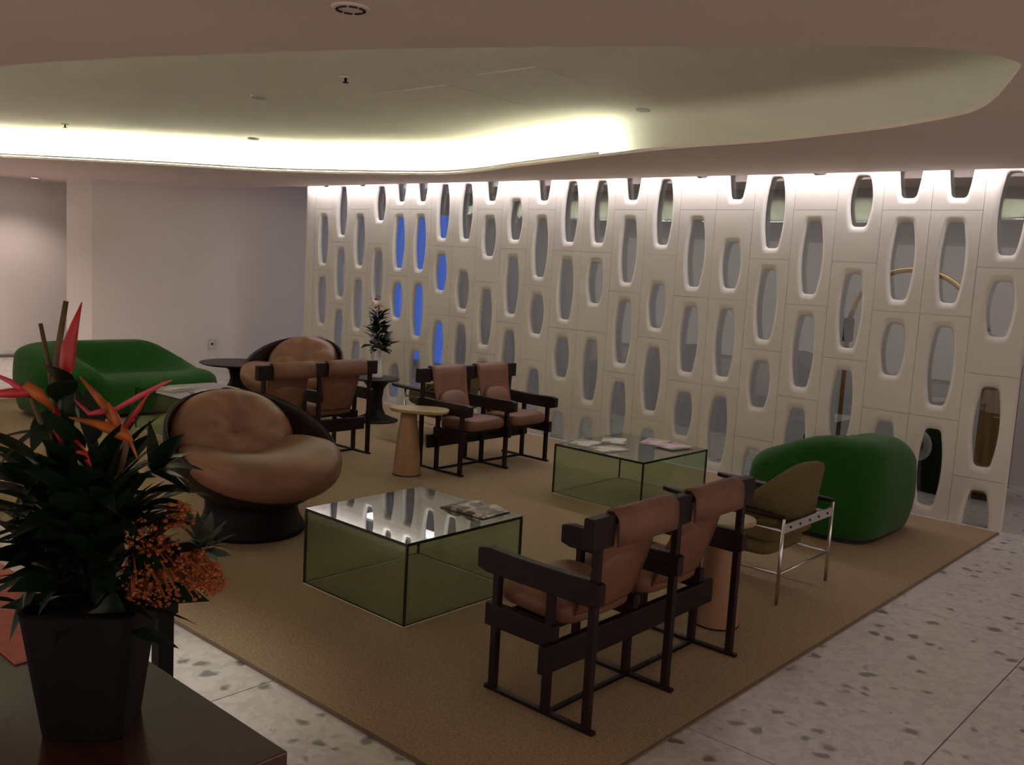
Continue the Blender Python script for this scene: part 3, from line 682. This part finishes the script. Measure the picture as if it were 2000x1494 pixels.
# heliconia at the left edge
spike('red_spike', [(-25, 725, -.05), (20, 745, -.05), (52, 768, -.05)], [.002, .0045, .006], 'pink')
spike('red_spike', [(-30, 770, -.05), (20, 768, -.05), (60, 765, -.05)], [.004, .008, .008], 'red')
spike('beak', [(50, 752, -.05), (75, 770, -.05), (105, 800, -.04)], [.008, .010, .003], 'orange')
spike('red_spike', [(110, 800, -.03), (112, 840, -.04), (122, 870, -.04)], [.006, .007, .002], 'red')
spike('red_spike', [(148, 862, -.06), (160, 885, -.07), (178, 912, -.07)], [.004, .008, .002], 'red')
spike('stem', [(60, 775, -.05), (90, 850, -.03), (120, 1000, 0)], [.004, .005, .005], 'stem')
# orange blossom sprays hanging on the right
blob = MB().sell((0, 0, 0), (.0062, .0062, .005), 1, 1, 4, 6).mesh('blossom', M['berry'])
for k, (cx, cy, rx, ry, nn) in enumerate(((345, 1010, 35, 30, 26), (275, 1045, 35, 35, 26), (320, 1085, 45, 40, 36), (385, 1110, 45, 38, 44), (350, 1145, 60, 32, 44), (270, 1130, 35, 38, 30), (415, 1135, 26, 30, 26), (300, 1165, 55, 22, 30))):
    m = MB(); c0 = L(250 + .3*(cx-250), 1060, .02)
    for i in range(nn*4):
        a = random.uniform(0, 6.283); r = math.sqrt(random.random()); q = L(cx + rx*r*math.cos(a), cy + ry*r*math.sin(a), random.uniform(-.06, .03))
        s = random.uniform(.5, 1.2); m.sell(q, (.0036*s, .0036*s, .0030*s), 1, 1, 3, 5)
        if i % 6 == 0: m.tube([c0.lerp(q, .35), c0.lerp(q, .7) + Vector((0, 0, .01)), q], .0013, 4)
    tag(m.build('blossom_spray', M['berry'], fl), kind='stuff')
gc = L(395, 1075, -.02)
for k in range(26):
    q = L(395 + random.uniform(-45, 38), 1050 + random.uniform(-40, 40), random.uniform(-.06, .02)); d = q - gc
    inst('leaf', leafD, fl, orient(gc.lerp(q, .3), d, random.uniform(-1, 1)) @ Matrix.Scale(random.uniform(.5, .9), 4))
# ------------------------------------------------------------------ ceiling fittings
def disc(name, p, r, label, cat, z, m='plastic', group=None):
    root = empty(name, (p[0], p[1], z), 0, label, cat, group)
    MB().lathe([(r, 0), (r, -.008), (r*.9, -.016), (r*.6, -.020)], 28).build('plate', M[m], root); return root
pv = onz(685, 14, ZC); v_ = empty('air_diffuser', (pv.x, pv.y, ZC), 0, 'round white air diffuser with dark slots at the top of the photo', 'vent')
MB().lathe([(.062, 0), (.062, -.004), (.056, -.007), (.02, -.008)], 32).build('plate', M['ceil'], v_)
for k in range(8):
    a = k*math.pi/4 + .3; MB().box((-.013, -.004, 0), (.013, .004, .003)).build('slot', M['dark'], v_, loc=(.043*math.cos(a), .043*math.sin(a), -.0115), rot=(0, 0, a + math.pi/2))
ZU = 2.632
for x, y, nm, lab in ((675, 155, 'sprinkler', 'small sprinkler head near the middle of the ceiling recess'), (127, 245, 'sprinkler', 'small sprinkler head at the left of the ceiling recess')):
    p = onz(x, y, ZU - .015); r_ = empty(nm, (p.x, p.y, ZU), 0, lab, 'sprinkler')
    MB().lathe([(.035, 0), (.034, -.006), (.015, -.008)], 20).build('plate', M['plastic'], r_); MB().lathe([(.008, -.008), (.007, -.03), (.018, -.032), (.018, -.036)], 14).build('nozzle', M['black'], r_)
for x, y, lab in ((505, 190, 'round white detector left of centre in the ceiling recess'), (495, 272, 'round detector close to the bright strip in the ceiling recess'), (1258, 215, 'round detector at the right end of the bright strip in the recess')):
    p = onz(x, y, ZU - .01); disc('smoke_detector', p, .055, lab, 'detector', ZU, 'rear')
def hatch(px, lab):
    q = [onz(x, y, ZU) for x, y in px]; c = sum(q, Vector())/4
    r_ = empty('access_panel', (c.x, c.y, ZU), 0, lab, 'hatch'); sx = (q[1].x+q[2].x-q[0].x-q[3].x)/4; sy = (q[2].y+q[3].y-q[0].y-q[1].y)/4; sx, sy = abs(sx), abs(sy)
    MB().box((-sx, -sy, -.005), (sx, sy, -.001)).build('panel', M['cove'], r_, .002)
    f_ = MB()
    for a, b in (((-sx-.012, -sy-.012), (sx+.012, -sy-.004)), ((-sx-.012, sy+.004), (sx+.012, sy+.012)), ((-sx-.012, -sy-.004), (-sx-.004, sy+.004)), ((sx+.004, -sy-.004), (sx+.012, sy+.004))): f_.box((*a, -.003), (*b, -.001))
    f_.build('frame', M['cove'], r_)
hatch(((740, 187), (870, 160), (1000, 203), (870, 216)), 'square access panel left of centre in the ceiling recess')
hatch(((940, 147), (1040, 128), (1140, 160), (1040, 172)), 'square access panel right of centre in the ceiling recess')
pd = onz(68, 346, ZC)
dl = empty('downlight', (pd.x, pd.y, ZC), 0, 'small lit recessed downlight above the far left wall', 'downlight')
MB().lathe([(.06, 0), (.06, -.006), (.045, -.010)], 24, cap1=False).build('trim_ring', M['plastic'], dl)
MB().lathe([(.044, -.004), (.02, -.005)], 20).build('lens', emission('downlight_lens', (1, .93, .85), 14), dl)
# wall outlet by the far sofa
ou = Vector((-10.97, 6.46)); o_ = empty('wall_outlet', (ou.x, ou.y, .28), math.atan2(6.60-5.26, -10.90+11.72), 'small white wall outlet low on the grey wall above the far tulip table', 'outlet')
MB().box((-.04, -.012, 0), (.04, -.001, .12)).build('plate', M['plastic'], o_, .003); MB().box((-.015, -.014, .045), (.015, -.012, .075)).build('socket', M['dark'], o_)
